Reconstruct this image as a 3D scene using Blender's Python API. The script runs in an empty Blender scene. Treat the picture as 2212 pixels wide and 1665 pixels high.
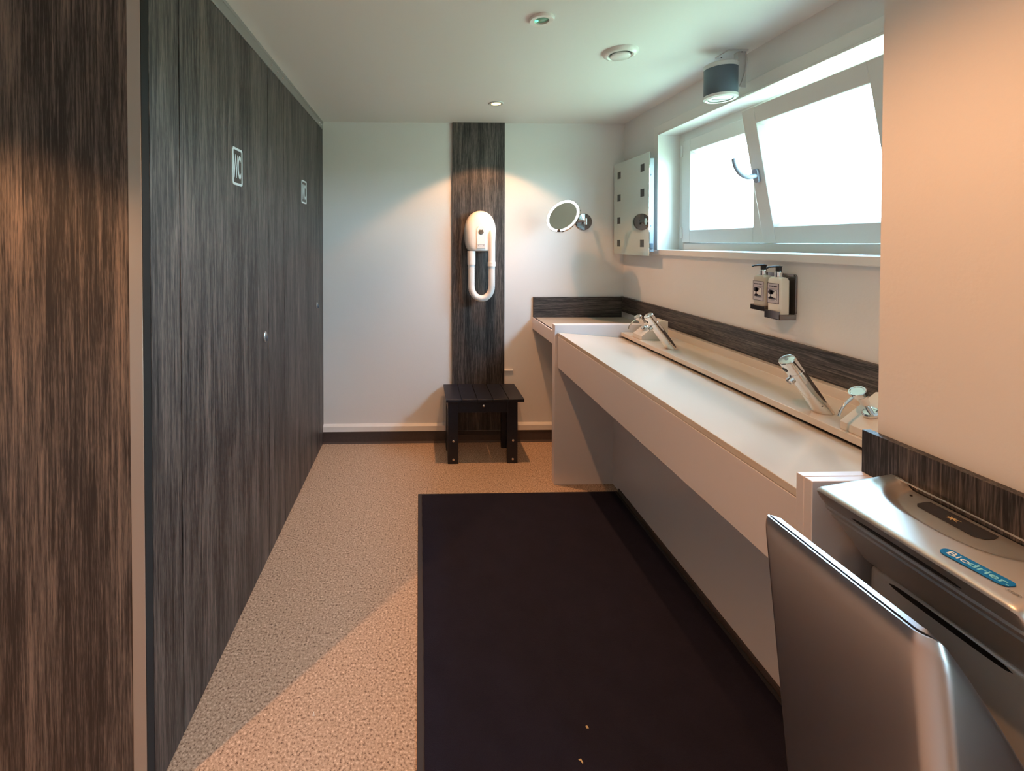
import bpy, bmesh, math, random
from mathutils import Vector, Matrix, Quaternion
sc = bpy.context.scene
col = sc.collection
PI = math.pi
# ---------------------------------------------------------------- camera, world, big lights, exposure
W_, H_ = 2212, 1665
F_, PX, PY = 950.0, 928.7, 536.4
YAW, PITCH = -0.02405, -0.0146
cam_d = bpy.data.cameras.new('camera'); cam = bpy.data.objects.new('camera', cam_d); col.objects.link(cam)
cam_d.sensor_width = 36; cam_d.sensor_fit = 'HORIZONTAL'; cam_d.lens = F_/W_*36
cam_d.shift_x = (W_/2-PX)/W_; cam_d.shift_y = -(H_/2-PY)/W_
cam_d.clip_start = .02
cam.location = (0, 0, 1.5); cam.rotation_euler = (PI/2+PITCH, 0, YAW)
sc.camera = cam
sc.view_settings.view_transform = 'Standard'; sc.view_settings.look = 'None'
sc.view_settings.gamma = 1; sc.view_settings.use_curve_mapping = False
sc.view_settings.exposure = 0.6
sc.cycles.use_denoising = True
sc.cycles.max_bounces = 10; sc.cycles.diffuse_bounces = 6; sc.cycles.glossy_bounces = 5; sc.cycles.transparent_max_bounces = 12
sc.cycles.sample_clamp_indirect = 4.0

H = 2.385; XL = -.715; XR = 1.54; D = 3.28

world = bpy.data.worlds.new('overcast_sky'); sc.world = world; world.use_nodes = True
def build_world():
    nt = world.node_tree; nt.nodes.clear(); N = nt.nodes.new; L = nt.links.new
    tc = N('ShaderNodeTexCoord'); sp = N('ShaderNodeSeparateXYZ'); mr = N('ShaderNodeMapRange')
    rp = N('ShaderNodeValToRGB'); bg = N('ShaderNodeBackground'); out = N('ShaderNodeOutputWorld')
    L(tc.outputs['Generated'], sp.inputs[0]); L(sp.outputs['Z'], mr.inputs[0]); mr.inputs[1].default_value = -1; mr.inputs[2].default_value = 1
    L(mr.outputs[0], rp.inputs[0]); e = rp.color_ramp.elements
    e[0].position = 0; e[0].color = (.155, .26, .20, 1)                 # lawn outside
    e[1].position = 1; e[1].color = (.38, .66, 1.0, 1)
    for p, c in ((.485, (.17, .28, .22, 1)), (.505, (.70, .92, 1.0, 1)), (.62, (.47, .76, 1.0, 1))):
        n = e.new(p); n.color = c
    L(rp.outputs[0], bg.inputs[0]); bg.inputs[1].default_value = 27.5; L(bg.outputs[0], out.inputs[0])
build_world()
pd = bpy.data.lights.new('window_portal', 'AREA'); pd.shape = 'RECTANGLE'; pd.size = 1.5; pd.size_y = .78
pd.cycles.is_portal = True
po = bpy.data.objects.new('window_portal', pd); col.objects.link(po)
po.location = (1.80, 2.07, 1.81); po.rotation_euler = (0, PI/2, 0)     # faces into the room (-x)
qd = bpy.data.lights.new('added_opening_portal', 'AREA'); qd.shape = 'RECTANGLE'; qd.size = .85; qd.size_y = .39; qd.cycles.is_portal = True
qo = bpy.data.objects.new('added_opening_portal', qd); col.objects.link(qo); qo.location = (1.14, -.165, .975); qo.rotation_euler = (0, PI/2, 0)   # unseen opening beside the camera, added for cool daylight on the dryer's side
WARM = (1.0, .46, .20)
def spot(name, loc, power, ang=112, blend=.3, aim=(0, 0, -1)):
    d = bpy.data.lights.new(name, 'SPOT'); d.energy = power; d.color = WARM; d.spot_size = math.radians(ang)
    d.spot_blend = blend; d.shadow_soft_size = .018
    o = bpy.data.objects.new(name, d); col.objects.link(o); o.location = loc
    o.rotation_euler = Vector(aim).to_track_quat('-Z', 'Y').to_euler()
    return o
spot('downlight_spill_rear', (.49, 2.81, H-.012), 23, 112, .2)
spot('downlight_beam_rear', (.49, 2.81, H-.012), 46, 84, 1.0)
spot('downlight_beam_middle', (.22, .72, H-.012), 37, 132, .5)
spot('downlight_beam_lobby', (-1.40, .37, H-.012), 96, 112, .3)

# ---------------------------------------------------------------- materials
def mat(name, c, rough=.5, metal=0.0, spec=.5, bump=None, var=None, coat=0.0):
    m = bpy.data.materials.new(name); m.use_nodes = True; nt = m.node_tree; b = nt.nodes['Principled BSDF']
    b.inputs['Base Color'].default_value = (*c, 1); b.inputs['Roughness'].default_value = rough
    b.inputs['Metallic'].default_value = metal; b.inputs['Specular IOR Level'].default_value = spec
    b.inputs['Coat Weight'].default_value = coat
    N = nt.nodes.new; L = nt.links.new; tc = N('ShaderNodeTexCoord')
    if var:   # (scale, amount): slight tonal variation
        nz = N('ShaderNodeTexNoise'); nz.inputs['Scale'].default_value = var[0]; nz.inputs['Detail'].default_value = 4
        L(tc.outputs['Object'], nz.inputs['Vector'])
        mx = N('ShaderNodeMix'); mx.data_type = 'RGBA'; mx.inputs[6].default_value = (*[x*(1-var[1]) for x in c], 1)
        mx.inputs[7].default_value = (*[min(1, x*(1+var[1])) for x in c], 1); L(nz.outputs[0], mx.inputs[0]); L(mx.outputs[2], b.inputs['Base Color'])
    if bump:  # (scale, strength)
        nz = N('ShaderNodeTexNoise'); nz.inputs['Scale'].default_value = bump[0]; nz.inputs['Detail'].default_value = 5
        L(tc.outputs['Object'], nz.inputs['Vector'])
        bp = N('ShaderNodeBump'); bp.inputs['Strength'].default_value = bump[1]; bp.inputs['Distance'].default_value = .004
        L(nz.outputs[0], bp.inputs['Height']); L(bp.outputs[0], b.inputs['Normal'])
    return m
def wood(name, along, seed=0., gain=1.0, rough=.56):
    """dark wenge laminate: broad tonal bands, wavy figure and fine broken pores along one axis"""
    m = bpy.data.materials.new(name); m.use_nodes = True; nt = m.node_tree; b = nt.nodes['Principled BSDF']
    N = nt.nodes.new; L = nt.links.new
    tc = N('ShaderNodeTexCoord')
    def mp(sa, sx):
        k = N('ShaderNodeMapping'); s = [sx, sx, sx]; s['xyz'.index(along)] = sa
        k.inputs['Scale'].default_value = s; k.inputs['Location'].default_value = (seed, seed*1.7, seed*.6); L(tc.outputs['Object'], k.inputs[0]); return k
    def noise(k, sc_, det, dist=0., rgh=.6):
        n = N('ShaderNodeTexNoise'); n.inputs['Scale'].default_value = sc_; n.inputs['Detail'].default_value = det
        n.inputs['Distortion'].default_value = dist; n.inputs['Roughness'].default_value = rgh; L(k.outputs[0], n.inputs['Vector']); return n
    def math_(op, a, c):
        q = N('ShaderNodeMath'); q.operation = op
        for i, v in enumerate((a, c)):
            if isinstance(v, (int, float)): q.inputs[i].default_value = v
            else: L(v, q.inputs[i])
        return q.outputs[0]
    band = noise(mp(.07, 1.0), 15, 2, .1)
    fig = noise(mp(.05, 1.0), 48, 3, 1.6)
    pore = noise(mp(.022, 1.0), 250, 3, .6, .65)
    fine = noise(mp(.06, 1.0), 620, 2, .3)
    v = math_('MULTIPLY', band.outputs[0], .34)
    v = math_('ADD', v, math_('MULTIPLY', fig.outputs[0], .34))
    v = math_('ADD', v, math_('MULTIPLY', pore.outputs[0], .62))
    v = math_('ADD', v, math_('MULTIPLY', fine.outputs[0], .26))
    rp = N('ShaderNodeValToRGB'); L(v, rp.inputs[0]); e = rp.color_ramp.elements
    cs = ((.66, (.0055, .0047, .0050)), (.745, (.015, .0118, .0112)), (.82, (.045, .0345, .0295)), (.90, (.092, .068, .054)), (1.02, (.16, .115, .088)))
    e[0].position = cs[0][0]; e[0].color = (*[x*gain for x in cs[0][1]], 1); e[1].position = cs[-1][0]; e[1].color = (*[x*gain for x in cs[-1][1]], 1)
    for p, c in cs[1:-1]: q = e.new(p); q.color = (*[x*gain for x in c], 1)
    L(rp.outputs[0], b.inputs['Base Color']); b.inputs['Roughness'].default_value = rough
    sm = N('ShaderNodeMapRange'); L(v, sm.inputs[0]); sm.inputs[1].default_value = .70; sm.inputs[2].default_value = .90   # open pores are matt
    b.inputs['Coat Weight'].default_value = .6; b.inputs['Coat Roughness'].default_value = .52
    sm.inputs[3].default_value = .25; sm.inputs[4].default_value = 1.0; L(sm.outputs[0], b.inputs['Specular IOR Level'])
    bp = N('ShaderNodeBump'); bp.inputs['Strength'].default_value = .25; bp.inputs['Distance'].default_value = .002
    L(v, bp.inputs['Height']); L(bp.outputs[0], b.inputs['Normal'])
    return m
def floor_mat():
    m = bpy.data.materials.new('speckled_vinyl'); m.use_nodes = True; nt = m.node_tree; b = nt.nodes['Principled BSDF']
    N = nt.nodes.new; L = nt.links.new; tc = N('ShaderNodeTexCoord')
    nz = N('ShaderNodeTexNoise'); nz.inputs['Scale'].default_value = 130; nz.inputs['Detail'].default_value = 3; nz.inputs['Roughness'].default_value = .65
    L(tc.outputs['Object'], nz.inputs['Vector'])
    rp = N('ShaderNodeValToRGB'); L(nz.outputs[0], rp.inputs[0]); e = rp.color_ramp.elements
    e[0].position = .33; e[0].color = (.115, .066, .045, 1); e[1].position = .72; e[1].color = (.80, .64, .50, 1)
    for p, c in ((.44, (.39, .275, .19, 1)), (.58, (.53, .385, .275, 1))): q = e.new(p); q.color = c
    L(rp.outputs[0], b.inputs['Base Color']); b.inputs['Roughness'].default_value = .6; b.inputs['Specular IOR Level'].default_value = .3
    bp = N('ShaderNodeBump'); bp.inputs['Strength'].default_value = .15; bp.inputs['Distance'].default_value = .001
    L(nz.outputs[0], bp.inputs['Height']); L(bp.outputs[0], b.inputs['Normal'])
    return m
def emit(name, c, s):
    m = bpy.data.materials.new(name); m.use_nodes = True; b = m.node_tree.nodes['Principled BSDF']
    b.inputs['Base Color'].default_value = (.8, .8, .8, 1); b.inputs['Emission Color'].default_value = (*c, 1); b.inputs['Emission Strength'].default_value = s
    return m
def glass_mat():
    m = bpy.data.materials.new('window_glass'); m.use_nodes = True; nt = m.node_tree; nt.nodes.clear(); N = nt.nodes.new; L = nt.links.new
    tr = N('ShaderNodeBsdfTransparent'); tr.inputs[0].default_value = (.95, .98, .97, 1); gl = N('ShaderNodeBsdfGlossy'); gl.inputs['Roughness'].default_value = .02
    mx = N('ShaderNodeMixShader'); mx.inputs[0].default_value = .04; o = N('ShaderNodeOutputMaterial')
    L(tr.outputs[0], mx.inputs[1]); L(gl.outputs[0], mx.inputs[2]); L(mx.outputs[0], o.inputs[0]); return m
M = dict(
    wall=mat('white_wall_paint', (.77, .77, .76), .55, bump=(90, .10)),
    ceil=mat('ceiling_paint', (.78, .78, .765), .6, bump=(120, .06)),
    white=mat('white_gloss_paint', (.80, .79, .76), .35),
    floor=floor_mat(),
    woodz=wood('wenge_vertical', 'z'), woodz2=wood('wenge_vertical_facing', 'z', 3.3), woodz3=wood('wenge_wall_strip', 'z', 7.1),
    woodx=wood('wenge_along_x', 'x', 5.2), woody=wood('wenge_along_y', 'y', 9.4),
    dark=mat('dark_gap', (.006, .006, .006), .8),
    cove=mat('dark_cove_vinyl', (.060, .042, .036), .6, var=(60, .3)),
    alu=mat('brushed_aluminium', (.43, .435, .43), .42, .85),
    solid=mat('cream_solid_surface', (.63, .56, .47), .14, coat=.3),
    solidm=mat('cream_laminate', (.70, .66, .665), .32),
    chrome=mat('chrome', (.82, .82, .82), .07, 1.0),
    steel=mat('satin_steel', (.64, .62, .60), .43, 1.0),
    steelf=mat('brushed_steel_cover', (.59, .61, .66), .31, 1.0),
    silver=mat('silver_satin_shell', (.66, .63, .60), .42, .45),
    steeld=mat('dark_steel_liner', (.30, .29, .285), .30, 1.0),
    rub=mat('black_rubber', (.012, .012, .013), .6),
    black=mat('black_slot', (.004, .004, .005), .5),
    plastic=mat('white_plastic', (.80, .80, .78), .22),
    plasticg=mat('pale_grey_plastic', (.62, .63, .63), .35),
    grey=mat('grey_metal_paint', (.085, .11, .14), .45),
    stool=mat('black_stained_wood', (.008, .0095, .017), .42, bump=(160, .15), var=(40, .3)),
    carpet=mat('black_carpet_pile', (.0165, .0150, .0270), .95, spec=.15, bump=(420, .9), var=(9, .25)),
    edge=mat('mat_rubber_border', (.032, .030, .034), .7),
    mirror=mat('mirror_silver', (.80, .86, .82), .015, 1.0),
    frost=mat('unlit_light_square', (.045, .055, .055), .4),
    ring=emit('lit_ring', (1.0, .95, .98), 6.0),
    bulb=emit('warm_bulb', (1.0, .62, .22), 5.0),
    led=emit('green_led', (.0, .8, .35), 1.2),
    greenlens=mat('green_lens', (.10, .30, .20), .2),
    soap=mat('white_lotion_bottle', (.76, .74, .66), .25), soap2=mat('clear_soap_bottle', (.50, .46, .38), .18),
    label=mat('bottle_label', (.50, .47, .50), .5), ink=mat('label_ink', (.055, .055, .085), .5), labelw=mat('label_white', (.70, .69, .68), .5),
    darkchrome=mat('dark_chrome', (.26, .25, .26), .10, 1.0),
    glass=glass_mat(), handle=mat('grey_blue_handle', (.30, .34, .42), .35), housing=mat('grey_housing', (.30, .33, .37), .45),
    blue=mat('logo_blue', (.004, .18, .50), .6, spec=.2), logow=mat('logo_white', (.80, .90, .95), .4), logoc=mat('logo_cyan', (.22, .72, .93), .4), greyt=mat('grey_print', (.22, .20, .18), .5),
    screen=mat('smoked_window', (.035, .036, .042), .25), scrap=mat('dry_leaf_scrap', (.55, .42, .22), .8), paper=mat('paper_scrap', (.75, .74, .7), .8),
    signw=mat('sign_white', (.66, .74, .76), .4), signd=mat('sign_inset', (.055, .045, .042), .35),
)
# ---------------------------------------------------------------- mesh helpers (world coordinates; base = the thing's origin)
def finish(name, bm, m, parent=None, smooth=True, bevel=0.0, seg=2, base=None, kind=None):
    bmesh.ops.recalc_face_normals(bm, faces=bm.faces)
    if base is None:
        p = parent; base = Vector((0, 0, 0))
        while p is not None: base = base + p.location; p = p.parent
    bmesh.ops.translate(bm, verts=bm.verts, vec=-Vector(base))
    me = bpy.data.meshes.new(name); bm.to_mesh(me); bm.free()
    if smooth:
        for p in me.polygons: p.use_smooth = True
        me.set_sharp_from_angle(angle=math.radians(35))
    o = bpy.data.objects.new(name, me); col.objects.link(o); me.materials.append(M[m] if isinstance(m, str) else m)
    if parent is not None: o.parent = parent
    if bevel:
        md = o.modifiers.new('bevel', 'BEVEL'); md.width = bevel; md.segments = seg; md.limit_method = 'ANGLE'; md.angle_limit = math.radians(40)
    if kind: o['kind'] = kind
    return o
def thing(name, label, cat, loc=(0, 0, 0), group=None):
    o = bpy.data.objects.new(name, None); col.objects.link(o); o.location = loc; o.empty_display_size = .05
    return tag(o, label, cat, group)
def tag(o, label, cat=None, group=None):
    o['label'] = label
    if cat: o['category'] = cat
    if group: o['group'] = group
    return o
def one(name, label, cat, bm, m, loc, group=None, **k):   # a thing that is a single mesh
    o = finish(name, bm, m, None, base=Vector(loc), **k); o.location = loc
    return tag(o, label, cat, group)
def copy_tree(o, parent=None):
    c = o.copy(); col.objects.link(c); c.parent = parent
    for ch in list(o.children): copy_tree(ch, c)
    return c
def box(bm, x0, x1, y0, y1, z0, z1):
    v = [bm.verts.new(p) for p in ((x0,y0,z0),(x1,y0,z0),(x1,y1,z0),(x0,y1,z0),(x0,y0,z1),(x1,y0,z1),(x1,y1,z1),(x0,y1,z1))]
    for f in ((0,3,2,1),(4,5,6,7),(0,1,5,4),(1,2,6,5),(2,3,7,6),(3,0,4,7)): bm.faces.new([v[i] for i in f])
    return bm
def B(*a):
    bm = bmesh.new()
    for q in ([a] if not isinstance(a[0], (tuple, list)) else a): box(bm, *q)
    return bm
def prism(bm, pts, vec):
    """closed polygon (3D points) extruded by vec"""
    a = [bm.verts.new(p) for p in pts]; b = [bm.verts.new(Vector(p)+Vector(vec)) for p in pts]; n = len(pts)
    bm.faces.new(a); bm.faces.new(b[::-1])
    for i in range(n): bm.faces.new((a[i], b[i], b[(i+1) % n], a[(i+1) % n]))
    return bm
def frame_of(d):
    d = Vector(d).normalized(); u = d.orthogonal().normalized(); return u, d.cross(u), d
def lathe(bm, prof, org, axis=(0, 0, 1), n=40, a0=0., a1=2*PI):
    """prof: list of (radius, height) along axis"""
    u, v, d = frame_of(axis); org = Vector(org); rows = []; full = abs(a1-a0-2*PI) < 1e-6; k = n if full else n+1
    for r, h in prof:
        if r < 1e-6 and full: rows.append([bm.verts.new(org+d*h)])
        else: rows.append([bm.verts.new(org+d*h+(u*math.cos(a0+(a1-a0)*i/n)+v*math.sin(a0+(a1-a0)*i/n))*r) for i in range(k)])
    for a, b in zip(rows, rows[1:]):
        m_ = n if full else n
        for i in range(m_):
            j = (i+1) % k if full else i+1
            if len(a) == 1 and len(b) == 1: continue
            if len(a) == 1: bm.faces.new((a[0], b[i], b[j]))
            elif len(b) == 1: bm.faces.new((a[i], b[0], a[j]))
            else: bm.faces.new((a[i], b[i], b[j], a[j]))
    return bm
def cyl(bm, p0, p1, r, r1=None, n=32):
    d = Vector(p1)-Vector(p0); r1 = r if r1 is None else r1
    return lathe(bm, [(0, 0), (r, 0), (r1, d.length), (0, d.length)], p0, d, n)
def tube(bm, pts, r, n=20, closed=False):
    pts = [Vector(p) for p in pts]; k = len(pts); rr = r if isinstance(r, (list, tuple)) else [r]*k
    tan = [((pts[(i+1) % k]-pts[(i-1) % k]) if closed else (pts[min(i+1, k-1)]-pts[max(i-1, 0)])).normalized() for i in range(k)]
    u = tan[0].orthogonal().normalized(); rows = []
    for i in range(k):
        u = (u-tan[i]*u.dot(tan[i])).normalized(); v = tan[i].cross(u)
        rows.append([bm.verts.new(pts[i]+(u*math.cos(2*PI*j/n)+v*math.sin(2*PI*j/n))*rr[i]) for j in range(n)])
    for i in range(k if closed else k-1):
        a, b = rows[i], rows[(i+1) % k]
        for j in range(n): bm.faces.new((a[j], a[(j+1) % n], b[(j+1) % n], b[j]))
    if not closed: bm.faces.new(rows[0][::-1]); bm.faces.new(rows[-1])
    return bm
def rrect(cx, cy, w, h, r, n=6):
    """2-D rounded rectangle outline"""
    o = []
    for sx, sy, a in ((1, 1, 0), (-1, 1, PI/2), (-1, -1, PI), (1, -1, 1.5*PI)):
        for i in range(n+1):
            t = a+PI/2*i/n; o.append((cx+sx*(w/2-r)+r*math.cos(t), cy+sy*(h/2-r)+r*math.sin(t)))
    return o
def loft(bm, rings, cap0=True, cap1=True):
    rows = [[bm.verts.new(p) for p in r] for r in rings]; n = len(rows[0])
    for a, b in zip(rows, rows[1:]):
        for j in range(n): bm.faces.new((a[j], a[(j+1) % n], b[(j+1) % n], b[j]))
    if cap0: bm.faces.new(rows[0][::-1])
    if cap1: bm.faces.new(rows[-1])
    return bm
def text(name, body, m, parent, org, right, up, height, wscale=1.0, depth=.0006, bold=0.0, align='CENTER'):
    cu = bpy.data.curves.new(name, 'FONT'); cu.body = body; cu.align_x = align; cu.align_y = 'CENTER'; cu.size = 1.0; cu.extrude = .01; cu.offset = bold
    t = bpy.data.objects.new(name+'_tmp', cu); col.objects.link(t)
    dg = bpy.context.evaluated_depsgraph_get(); me = bpy.data.meshes.new_from_object(t.evaluated_get(dg)); bpy.data.objects.remove(t)
    r = Vector(right).normalized(); u = Vector(up).normalized(); n = r.cross(u); s = height/.73
    base = Vector((0, 0, 0)); p = parent
    while p is not None: base = base+p.location; p = p.parent
    for v in me.vertices:
        v.co = Vector(org)+r*v.co.x*s*wscale+u*v.co.y*s+n*(v.co.z/.01*depth)-base
    me.name = name; me.materials.append(M[m]); o = bpy.data.objects.new(name, me); col.objects.link(o); o.parent = parent
    return o
# ================================================================ room shell
S = 'structure'
BX, FY = -2.6, -1.5                      # lobby extents behind the camera
finish('floor', B(BX, XR+.3, FY, D+.1, -.05, 0), 'floor', smooth=False, kind=S)
finish('ceiling', B(BX, XR+.3, FY, D+.1, H, H+.05), 'ceil', smooth=False, kind=S)
finish('wall_back', B(XL-.1, XR+.3, D, D+.1, 0, H), 'wall', smooth=False, kind=S)
WY0, WY1, WZ0, WZ1 = 1.345, 2.785, 1.45, 2.185    # window hole
finish('wall_right', B((XR, XR+.26, .93, D, 0, WZ0), (XR, XR+.26, .93, D, WZ1, H), (XR, XR+.26, WY1, D, WZ0, WZ1), (XR, XR+.26, .93, WY0, WZ0, WZ1)), 'wall', smooth=False, kind=S)
finish('wall_pillar', B((1.0, XR+.26, .42, .93, 0, H), (1.0, 1.12, .03, .42, 0, H), (1.0, 1.12, FY, -.36, 0, H), (1.0, 1.12, -.36, .03, 1.40, H), (1.0, 1.12, -.36, .03, 0, .55)), 'wall', smooth=False, kind=S)  # includes the unseen opening added to let in cool daylight
finish('wall_front', B(BX, 1.12, FY-.1, FY, 0, H), 'wall', smooth=False, kind=S)
finish('wall_lobby', B(BX-.1, BX, FY, 1.16, 0, H), 'wall', smooth=False, kind=S)
# cubicle partition: facing panel, core, fixed panels
finish('wall_left_facing', B(BX, -.7525, 1.16, 1.18, 0, H), 'woodz2', smooth=False, kind=S)
finish('wall_left_core', B((-.80, -.737, 1.185, D, 0, H), (-.742, -.7162, 1.1565, 1.187, 0, H)), 'dark', smooth=False, kind=S)
TOPZ = 2.327
wl = finish('wall_left', B((-.737, XL, 1.188, 1.3310, .006, TOPZ), (-.737, XL, 2.1030, 2.3405, .006, TOPZ), (-.737, XL, 3.136, D, .006, TOPZ)), 'woodz', smooth=False, kind=S, bevel=.001)
def wc_sign(door, y0, y1, z0, z1):
    cy, cz = (y0+y1)/2, (z0+z1)/2; w, h = y1-y0, z1-z0
    bm = bmesh.new(); o = rrect(cy, cz, w, h, .012); i = rrect(cy, cz, w-.018, h-.018, .006); x = XL
    ro = [bm.verts.new((x+.0045, a, b)) for a, b in o]; ri = [bm.verts.new((x+.0045, a, b)) for a, b in i]
    rb = [bm.verts.new((x+.0002, a, b)) for a, b in o]; rc = [bm.verts.new((x+.0002, a, b)) for a, b in i]; n = len(o)
    for k in range(n):
        j = (k+1) % n
        bm.faces.new((ro[k], ro[j], ri[j], ri[k])); bm.faces.new((rb[k], rb[j], ro[j], ro[k])); bm.faces.new((ri[k], ri[j], rc[j], rc[k]))
    s = finish('sign', bm, 'signw', door); s['label'] = 'white framed sign'
    finish('inset', prism(bmesh.new(), [(x, a, b) for a, b in rrect(cy, cz, w-.019, h-.019, .006)], (.0018, 0, 0)), 'signd', s)
    text('lettering', 'WC', 'signw', s, (x+.0022, cy, cz-.004), (0, 1, 0), (0, 0, 1), .092, .34, bold=.014)
def lock(door, y, z, r=.020, lever=True):
    k = finish('lock_indicator', lathe(bmesh.new(), [(r, 0), (r, .004), (r*.8, .007), (0, .007)], (XL, y, z), (1, 0, 0)), 'alu', door, smooth=True)
    for v in k.data.vertices: v.co.z = z+(v.co.z-z)*1.25
    bm = lathe(bmesh.new(), [(r*.45, .006), (r*.45, .012), (r*.3, .014), (0, .014)], (XL, y, z-.004), (1, 0, 0), 20)
    if lever: box(bm, XL+.006, XL+.016, y-.0035, y+.0035, z-.020, z+.004)
    finish('turn_slot', bm, 'grey', k, bevel=.001)
for i, (a, b, sg, lk) in enumerate((((1.3355, 2.0985), 0, (1.696, 1.790, 1.721, 1.866), (2.045, 1.063)), ((2.345, 3.132), 0, (2.684, 2.798, 1.737, 1.878), (3.074, 1.060)))):
    d = finish('door_%d' % (i+1), B(-.737, XL, a[0], a[1], .006, TOPZ), 'woodz', smooth=False, kind=S, bevel=.001)
    wc_sign(d, *sg); lock(d, *lk, r=.020 if i == 0 else .017)
t1 = finish('trim_1', B(-.7525, -.7175, 1.156, 1.186, 0, H), 'alu', kind=S, bevel=.0015)      # corner post
t2 = finish('trim_2', B((-.737, XL+.004, 1.19, D-.003, TOPZ, H), (-.737, XL+.0065, 1.19, D-.003, TOPZ+.044, H)), 'alu', kind=S, bevel=.001)   # head rail
for y in (2.152, 2.237, 2.32, 3.172, 3.223):
    finish('rivet', lathe(bmesh.new(), [(.0065, 0), (.0055, .003), (.0, .0042)], (XL+.004, y, 2.3525), (1, 0, 0), 16), 'chrome', t2)
# skirting on the back wall
finish('baseboard_back', prism(bmesh.new(), [(XL, D, 0), (XL, D-.022, 0), (XL, D-.012, .012), (XL, D-.010, .088), (XL, D, .088)], (.832-XL+.6, 0, 0)), 'cove', kind=S)
finish('trim_3', prism(bmesh.new(), [(XL, D, .0885), (XL, D-.016, .0885), (XL, D-.016, .126), (XL, D-.004, .142), (XL, D, .142)], (.832-XL+.6, 0, 0)), 'white', kind=S)
# ---------------------------------------------------------------- window
cas = finish('trim_4', B((XR-.014, XR, 2.785, 2.838, 1.42, 2.245), (XR-.014, XR, 1.292, 1.345, 1.42, 2.245), (XR-.014, XR, 1.345, 2.785, 2.190, 2.245)), 'white', kind=S, bevel=.003)
bead = finish('inner_bead', B((XR-.02, XR+.006, 2.776, 2.785, 1.45, 2.19), (XR-.02, XR+.006, 1.345, 2.785, 2.180, 2.19)), 'white', cas, bevel=.002)
finish('sill', B((XR-.024, 1.66, 1.292, 2.838, 1.418, 1.452)), 'white', cas, bevel=.004)
wn = finish('window_1', B((1.665, 1.735, 2.735, 2.785, 1.452, 2.185), (1.665, 1.735, 1.345, 1.395, 1.452, 2.185), (1.665, 1.735, 1.395, 2.735, 1.452, 1.492), (1.665, 1.735, 1.395, 2.735, 2.130, 2.185), (1.668, 1.735, 2.03, 2.09, 1.492, 2.13), (1.708, 1.735, 1.395, 2.735, 1.492, 1.520), (1.708, 1.735, 1.395, 2.735, 2.105, 2.130), (1.708, 1.735, 2.705, 2.735, 1.492, 2.130), (1.708, 1.735, 1.395, 1.425, 1.492, 2.130)), 'white', kind=S, bevel=.003)
finish('reveal_lining', B((XR, 1.70, 2.782, 2.785, 1.452, 2.185), (XR, 1.70, 1.345, 2.785, 2.182, 2.185)), 'white', wn, smooth=False)
def sash(y0, y1, z0, z1, x0, tilt, handle):
    fw, dp = .076, .055
    piv = Vector((x0, 0, z0)); R = Matrix.Rotation(-tilt, 4, 'Y')
    def fin(name, bm, m, par, **k):
        bmesh.ops.transform(bm, matrix=Matrix.Translation(piv) @ R @ Matrix.Translation(-piv), verts=bm.verts); return finish(name, bm, m, par, **k)
    a, b, c, d = y0+fw, y1-fw, z0+fw, z1-fw
    s = fin('sash', B((x0, x0+dp, y0, a, z0, z1), (x0, x0+dp, b, y1, z0, z1), (x0, x0+dp, a, b, z0, c), (x0, x0+dp, a, b, d, z1)), 'white', wn, bevel=.003)
    # glazing bead: slope from the frame face down to the pane
    bm = bmesh.new(); w = .016; xi = x0+.002; xo = x0+.026
    q0 = [(xi, a, c), (xi, b, c), (xi, b, d), (xi, a, d)]; q1 = [(xo, a+w, c+w), (xo, b-w, c+w), (xo, b-w, d-w), (xo, a+w, d-w)]; q2 = [(xo, a, c), (xo, b, c), (xo, b, d), (xo, a, d)]
    v = [[bm.verts.new(p) for p in q] for q in (q0, q1, q2)]
    for i in range(4):
        j = (i+1) % 4
        bm.faces.new((v[0][i], v[0][j], v[1][j], v[1][i])); bm.faces.new((v[1][i], v[1][j], v[2][j], v[2][i])); bm.faces.new((v[2][i], v[2][j], v[0][j], v[0][i]))
    fin('glazing_bead', bm, 'white', s, smooth=False)
    fin('pane', B(x0+.026, x0+.030, a+.004, b-.004, c+.004, d-.004), 'glass', s, smooth=False)
    if handle:
        yc, zc = y1-fw*.48, z0+.322
        bm = prism(bmesh.new(), [(x0-.001, p, q) for p, q in rrect(yc, zc, .028, .066, .013)], (-.012, 0, 0))
        cyl(bm, (x0-.010, yc, zc), (x0-.034, yc, zc), .0125, .010, 20)
        pts = [(x0-.028, yc, zc), (x0-.045, yc+.002, zc), (x0-.060, yc+.006, zc+.008), (x0-.074, yc+.012, zc+.026), (x0-.082, yc+.018, zc+.052), (x0-.084, yc+.022, zc+.080), (x0-.082, yc+.024, zc+.100)]
        tube(bm, pts, [.0125, .012, .0112, .0105, .0100, .0096, .0092], 16)
        h = fin('handle', bm, 'handle', s); h['label'] = 'curved grey window handle'
    else:
        for z in (z0+.06, z1-.06):
            bm = cyl(bmesh.new(), (x0-.004, y1+.004, z-.035), (x0-.004, y1+.004, z+.035), .007, None, 14); fin('hinge', bm, 'plastic', s)
    return s
sash(2.060, 2.722, 1.496, 2.128, 1.648, 0, False)
sash(1.398, 2.058, 1.494, 2.128, 1.640, math.radians(10.5), True)
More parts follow.
